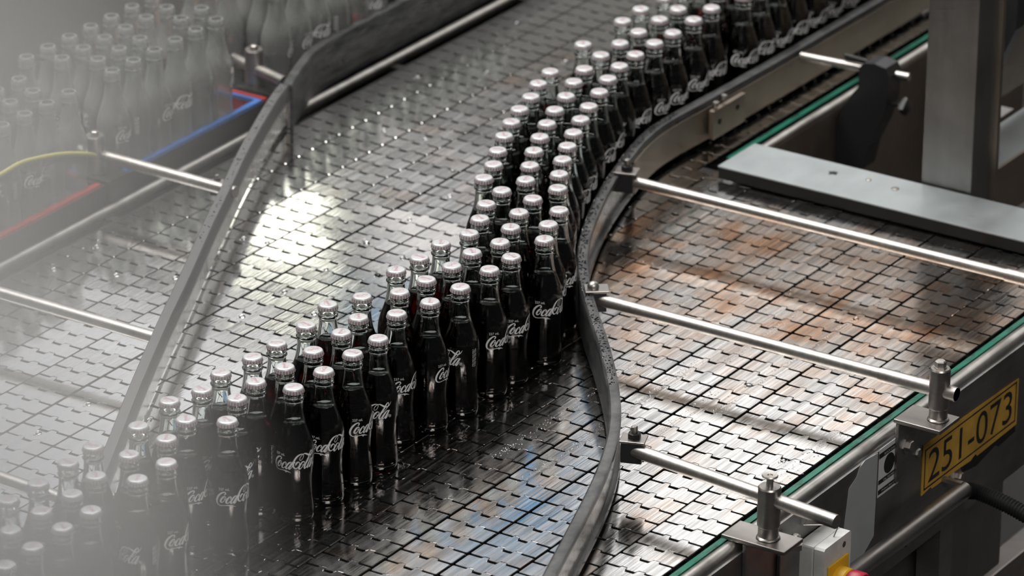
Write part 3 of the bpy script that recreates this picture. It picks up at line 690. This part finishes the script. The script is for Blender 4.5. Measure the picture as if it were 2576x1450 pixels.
BOT = [(616.0, -584.7), (529.3, -597.6), (518.9, -652.1), (460.2, -695.6), (609.1, -686.3), (581.2, -638.3), (673.5, -655.4), (669.6, -599.5), (452.0, -640.7), (445.3, -585.6), (387.5, -588.7), (376.5, -643.2), (399.2, -693.9), (317.5, -593.8), (316.9, -650.3), (257.3, -592.5), (254.6, -648.0), (292.0, -700.0), (189.7, -649.5), (233.2, -699.3), (168.3, -702.1), (108.8, -705.0), (744.2, -699.1), (998.1, -578.5), (922.8, -594.1), (850.0, -595.5), (793.9, -594.5), (727.9, -588.6), (858.6, -651.4), (792.3, -650.1), (812.0, -701.9), (731.1, -645.1), (1486.6, -608.6), (1431.2, -562.0), (1431.1, -620.0), (1471.5, -664.7), (1378.9, -585.3), (1376.7, -640.9), (1417.2, -680.5), (1324.4, -602.4), (1321.9, -657.9), (1366.9, -705.9), (1270.6, -588.6), (1268.1, -644.2), (1285.5, -701.1), (1209.2, -592.3), (1210.4, -647.8), (1229.9, -699.8), (1153.4, -589.4), (1148.7, -644.7), (1153.6, -700.1), (1091.4, -637.5), (1048.1, -602.7), (1086.7, -692.9), (1027.2, -676.3), (985.3, -639.7), (942.0, -703.4), (929.6, -649.2), (881.1, -702.2), (2298.6, -369.3), (2263.0, -319.0), (2200.1, -323.4), (2239.9, -369.5), (2171.9, -371.2), (2199.1, -419.7), (2073.6, -327.0), (2111.5, -373.5), (2143.5, -418.9), (2048.3, -376.5), (2082.1, -420.6), (1941.4, -348.7), (1981.5, -387.2), (2024.1, -426.6), (1887.2, -360.9), (1924.8, -403.4), (1967.0, -440.8), (1833.6, -381.5), (1866.6, -426.1), (1910.8, -459.8), (1778.7, -395.7), (1807.2, -443.2), (1849.5, -478.8), (1726.5, -414.5), (1752.4, -463.5), (1796.1, -497.5), (1672.6, -436.2), (1699.1, -484.7), (1743.2, -518.0), (1617.0, -461.1), (1646.9, -507.6), (1691.9, -539.6), (1566.0, -486.6), (1594.0, -534.3), (1641.4, -562.8), (1513.2, -503.8), (1542.6, -560.0), (1589.6, -589.6), (1487.4, -553.0), (1541.5, -617.8), (2269.5, -416.6), (2333.2, -412.6), (2411.4, -427.4), (2467.0, -428.4), (2522.5, -428.4), (2578.0, -428.7), (2637.7, -429.1), (2693.4, -429.8), (2751.0, -430.3), (2813.1, -431.3), (2868.6, -429.9), (2924.1, -431.5), (2983.3, -430.3), (2419.0, -373.1), (2474.4, -373.7), (2530.0, -374.1), (2588.0, -374.6), (2643.4, -374.4), (2698.9, -374.8), (2754.4, -375.5), (2814.6, -375.9), (2870.1, -375.0), (2927.0, -376.3), (2990.4, -375.4), (2330.6, -324.2), (2385.9, -328.8), (2447.0, -325.4), (2502.5, -325.9), (2559.3, -327.1), (2615.6, -326.4), (2671.3, -326.5), (2727.3, -327.1), (2784.7, -329.1), (2841.8, -327.3), (2899.5, -328.1), (2958.0, -330.3)]
N0 = 101
FACE = math.atan2(-.49604, -.76932)                                  # direction from the bottles to the camera
TURN = {41: 29, 22: 0, 44: 50, 47: 57, 50: -64, 53: 84, 54: 50, 56: -30, 58: 57, 30: 15, 31: -55, 4: 32, 5: 60, 3: 60, 12: -60, 38: 60, 35: 62, 17: 170, 19: 170, 20: 170, 75: 40, 64: 60, 99: 50}                                                    # lettering turned to the viewer's right, degrees
# rows: 1 = nearest the viewer
rows = {}
rest = sorted(range(len(BOT)), key=lambda i: BOT[i][0])
def row_of(i):
    x, y = BOT[i]; return sum(1 for j in range(len(BOT)) if j != i and abs(BOT[j][0] - x) < 29 and BOT[j][1] < y - 20)
RW = [row_of(i) for i in range(len(BOT))]
RNAME = ['front row', 'second row', 'third row', 'fourth row', 'back row', 'last row', 'outlying row']
count = {}
rnd = random.Random(11)
SPECIAL = {41: 'front bottle closest to the rail waist, its full white script facing the viewer', 22: 'lower bottle showing the whole white script in the middle of its body', 50: 'front bottle showing only the second word of the script', 23: 'back edge bottle with orange-red light glowing through its neck', 21: 'haziest bottle at the very bottom left corner', 42: 'clear necked bottle at the back edge with its cap script upright', 65: 'lone bottle standing out at the upper back edge of the pack'}
for j, i in enumerate(rest):
    r = RW[i]; count[r] = count.get(r, 0) + 1
    x, y = BOT[i]
    b = proto if j == 0 else copy_tree(proto)
    b.location = (x * S, y * S, 0)
    turn = TURN.get(i, None)
    if turn is None: turn = rnd.uniform(-50, 70) if r == 0 else rnd.uniform(-180, 180)
    a = FACE + math.radians(turn)
    b.rotation_euler.z = a
    for ch in b.children:
        if ch.name.startswith('cap'): ch.rotation_euler.z = rnd.uniform(0, 6.28)
    if y - BOT[i][1] == 0:
        zone = 'in the loose lower left crowd' if x < 700 else ('in the wedge-shaped pack' if x < 1400 else ('behind the rail waist' if x < 1800 else 'beside the straight upper rail'))
    b['label'] = SPECIAL.get(i, 'capped cola bottle, %s from the viewer, %s counting from lower left' % (RNAME[min(r, 6)], nth(count[r] - 1)))

# ================================================================== empties in crates on the neighbouring line
ne = MB()
crates = [(1150, 1500, 'red', 'red plastic crate of empties at the left picture edge'), (1505, 1925, 'blue', 'blue plastic crate of empties behind the far frame'), (1930, 2330, 'red', 'red plastic crate of empties behind the joint of the guides'), (2335, 2760, 'red', 'red plastic crate of empties near the top edge of the picture')]
for x0, x1, c, lab in crates:
    t = place('bottle_crate', lab, 'crate', ((x0 + x1) / 2, 310, -40), 'crates of empties on the neighbouring line')
    obj('floor_panel', MB().box(x0, x1, 210, 414, -8, -4), MAT['frame_bright'], t)
    obj('front_wall', MB().box(x0, x1, 206, 210, -20, 24), MAT['dark'], t)  # wall coloured black as the shade below the rim
    obj('rim', MB().box(x0, x1, 203, 214, 24, 31, 1).box(x0, x1, 412, 420, 24, 31, 1).box(x0, x0 + 6, 214, 412, 24, 31, 1).box(x1 - 6, x1, 214, 412, 24, 31, 1), MAT[c], t)
    obj('rear_wall', MB().box(x0, x1, 414, 418, -20, 24), MAT[c], t)
    obj('partition', MB().box(x0, x0 + 3, 212, 412, -8, 22), MAT[c], t)
nf = place('conveyor_frame', 'dark frame of the neighbouring line carrying the crates', 'conveyor frame', (1900, 310, FLOOR))
obj('deck', MB().box(1000, 3100, 206, 420, -30, -21), MAT['dark'], nf)
obj('skirt', MB().box(1000, 3100, 200, 205, -220, -21), MAT['dark'], nf)
for x in (1300, 2100, 2900): obj('leg', MB().box(x, x + 40, 300, 340, FLOOR, -30), MAT['dark'], nf)
# crates stacked further back
CR = []
for iy, y in enumerate((1180, 1540)):
    for ix, x in enumerate((3480, 3930, 4380)): CR.append((x + iy * 60, y, ix, iy)) if not (iy == 1 and ix == 0) else None
COLN = ['brown', 'red', 'brown', 'brown']
for (x, y, ix, iy) in CR:
    c = 'red' if (ix + 2 * iy) % 5 in (1,) else 'brown'
    t = place('bottle_crate', '%s plastic crate on the floor behind, %s row, %s from the left' % (c, ['nearest', 'middle', 'farthest'][iy], nth(ix)), 'crate', (x, y, FLOOR), 'crates standing on the floor behind')
    z0 = FLOOR; bb = MB().box(x - 210, x + 210, y - 160, y + 160, z0, z0 + 180)
    for (a, b_, c_, d) in ((-210, 210, -160, -154), (-210, 210, 154, 160), (-210, -204, -160, 160), (204, 210, -160, 160)): bb.box(x + a, x + b_, y + c_, y + d, z0 + 180, z0 + 290)
    obj('shell', bb, MAT[c], t)
    for k in range(2): obj('handle_rim', MB().box(x - 90, x + 90, y + (-168, 160)[k], y + (-160, 168)[k], z0 + 262, z0 + 292, 2), MAT[c], t)
EG = glass_mesh('empty_glass', 28); EG.materials.append(MAT['empty'])
EL = ME['lettering']
e0 = thing('empty_bottle', 'blurred uncapped clear glass bottle standing in the crates behind', 'bottle', 'empty bottles standing in the crates')
o = link('glass', EG, []); o.parent = e0; o = link('lettering', EL, []); o.parent = e0
first = True; rnd = random.Random(4)
for r, yy in enumerate((236, 286, 336, 386)):
    x = 1176 + (28 if r % 2 else 0)
    while x < 2740:
        if not any(abs(x - c[0]) < 27 or abs(x - c[1]) < 27 for c in crates) and rnd.random() > .02 and not (yy < 300 and (abs(x - 1512) < 44 or abs(x - 1962) < 44)):
            b = e0 if first else copy_tree(e0); first = False
            b.location = ((x + rnd.uniform(-.3, .3)) * S, yy * S, -4 * S); b.rotation_euler.z = rnd.uniform(0, 6.28)
        x += 55.8
# cable
tag(obj('cable', MB().pipe(catmull([(1146.0, 176.0, 150.0), (1203.0, 175.0, 150.0), (1265.0, 186.0, 145.0), (1319.0, 190.0, 135.0), (1381.0, 192.0, 120.0), (1433.0, 190.0, 103.0), (1465.0, 197.0, 88.0)], 8), 4, 10), MAT['yellow_cable'], None, 60), 'thin yellow cable looping to the dark post at the left', 'cable')

# ================================================================== water droplets
rnd = random.Random(9)
def dome(mb, x, y, z, r, h, n=10):
    pr = [(r, 0), (r * .93, h * .45), (r * .62, h * .85), (0, h)]
    mb.lathe(pr, (x, y, z), n)
def on_belt(mb, x, y, r): dome(mb, x, y, .05, r, r * .55)
BIG = [(1493.7, -70.8), (1499.6, -110.6), (1590.8, -232.4), (1581.9, -241.6), (1359.8, -243.4), (1465.5, -246.1), (1249.4, -243.6), (1490.3, -326.8), (1340.2, 98.7), (1231.9, 99.3), (1268.2, 7.0), (1309.8, -74.1), (874.2, -242.0), (2529.2, 92.0), (2304.3, 5.7), (2219.3, 92.1), (1988.6, 2.8), (1994.4, -74.5), (2420.8, -76.7), (1814.1, -242.2), (1699.2, -242.8), (1584.4, -239.8), (1566.8, -319.8), (1490.9, -324.9), (1905.9, -188.0), (1634.2, -166.1), (1269.7, -1170.1), (1173.0, -1158.7), (1755.9, -1014.8), (1461.8, -1001.9), (758.2, -241.5), (1318.0, -327.4), (881.1, -346.4)]
for i, (x, y) in enumerate(BIG):
    mb = MB(); on_belt(mb, 0, 0, rnd.uniform(4.0, 5.6))
    if rnd.random() < .5: on_belt(mb, -8, 1.5, 1.8)
    o = obj('water_drop', mb, MAT['water'], None, 80); o.location = (x * S, y * S, 0)
    tag(o, 'clear water drop lying on a steel slat of the belt', 'water drop', 'single drops scattered over the belt')
mb = MB()
for (x0, x1, y, w, cnt) in ((1050, 1480, -828, 9, 150), (1000, 1500, -900, 9, 260), (1080, 1420, -975, 8, 120), (1350, 1900, -1010, 8, 150), (1650, 2050, -880, 6, 120), (1500, 1750, -930, 8, 120), (1200, 1400, -1190, 14, 90), (1750, 2050, -640, 60, 90), (1500, 1700, -770, 20, 60)):
    for k in range(cnt): on_belt(mb, rnd.uniform(x0, x1), y + rnd.gauss(0, w * .6), rnd.choice((.6, .8, .9, 1.2)))
tag(obj('fine_droplets', mb, MAT['water'], None, 80), 'fine water spray beaded in lines over the steel slats', 'water', kind='stuff')
mb = MB(); P = path
for k in range(900):
    i = rnd.randrange(0, len(P) - 2); x, y = P[i]
    if not 1200 < x < 2150: continue
    t = rnd.random(); x += (P[i + 1][0] - x) * t; y += (P[i + 1][1] - y) * t
    a = (Vector(P[i + 1]) - Vector(P[i])).normalized(); o_ = rnd.uniform(-6, 6)
    dome(mb, x - a.y * o_, y + a.x * o_, 78, rnd.choice((.7, 1.0, 1.4, 1.8)), .8, 8)
tag(obj('rail_droplets', mb, MAT['water'], None, 80), 'water beads crowded along the top of the curved guide rail', 'water', kind='stuff')
mb = MB(); P = lp
for k in range(260):
    i = rnd.randrange(0, len(P) - 2); x, y = P[i]
    if not (1250 < x < 1900): continue
    t = rnd.random(); x += (P[i + 1][0] - x) * t; y += (P[i + 1][1] - y) * t
    dome(mb, x + rnd.uniform(-4, 4), y + rnd.uniform(-4, 4), 78, rnd.choice((.8, 1.1, 1.6)), .8, 8)
tag(obj('rail_droplets', mb, MAT['water'], None, 80), 'sparse water beads on the top edge of the slanting guide rail', 'water', kind='stuff')

# ================================================================== added haze volumes standing in for the veil at the left
def haze(name, loc, size, dens, label, rot=0):
    bm = bmesh.new(); bmesh.ops.create_icosphere(bm, subdivisions=4, radius=1); me = bpy.data.meshes.new(name); bm.to_mesh(me); bm.free()
    o = bpy.data.objects.new(name, me); col.objects.link(o); o.location = Vector(loc) * S; o.scale = Vector(size) * S; o.rotation_euler.z = rot
    m = bpy.data.materials.new(name); m.use_nodes = True; nt = m.node_tree; nt.nodes.clear()
    vs = nt.nodes.new('ShaderNodeVolumeScatter'); vs.inputs['Color'].default_value = (.97, .965, .94, 1); vs.inputs['Anisotropy'].default_value = .3
    tc = nt.nodes.new('ShaderNodeTexCoord'); ln = nt.nodes.new('ShaderNodeVectorMath'); ln.operation = 'LENGTH'; nt.links.new(tc.outputs['Object'], ln.inputs[0])
    mr = nt.nodes.new('ShaderNodeMapRange'); mr.interpolation_type = 'SMOOTHSTEP'; mr.inputs[1].default_value = 0; mr.inputs[2].default_value = 1; mr.inputs[3].default_value = dens; mr.inputs[4].default_value = 0
    nt.links.new(ln.outputs['Value'], mr.inputs[0]); nt.links.new(mr.outputs[0], vs.inputs['Density'])
    out = nt.nodes.new('ShaderNodeOutputMaterial'); nt.links.new(vs.outputs[0], out.inputs['Volume']); me.materials.append(m)
    return tag(o, label, 'haze', kind='stuff')
haze('haze_cloud', (-986, -1528, 922), (375, 375, 350), 4.9, 'thick added haze veiling the lower left corner', 0)
haze('haze_cloud', (-875, -1408, 1230), (430, 430, 480), 1.8, 'thinner added haze veiling the upper left side', 0)
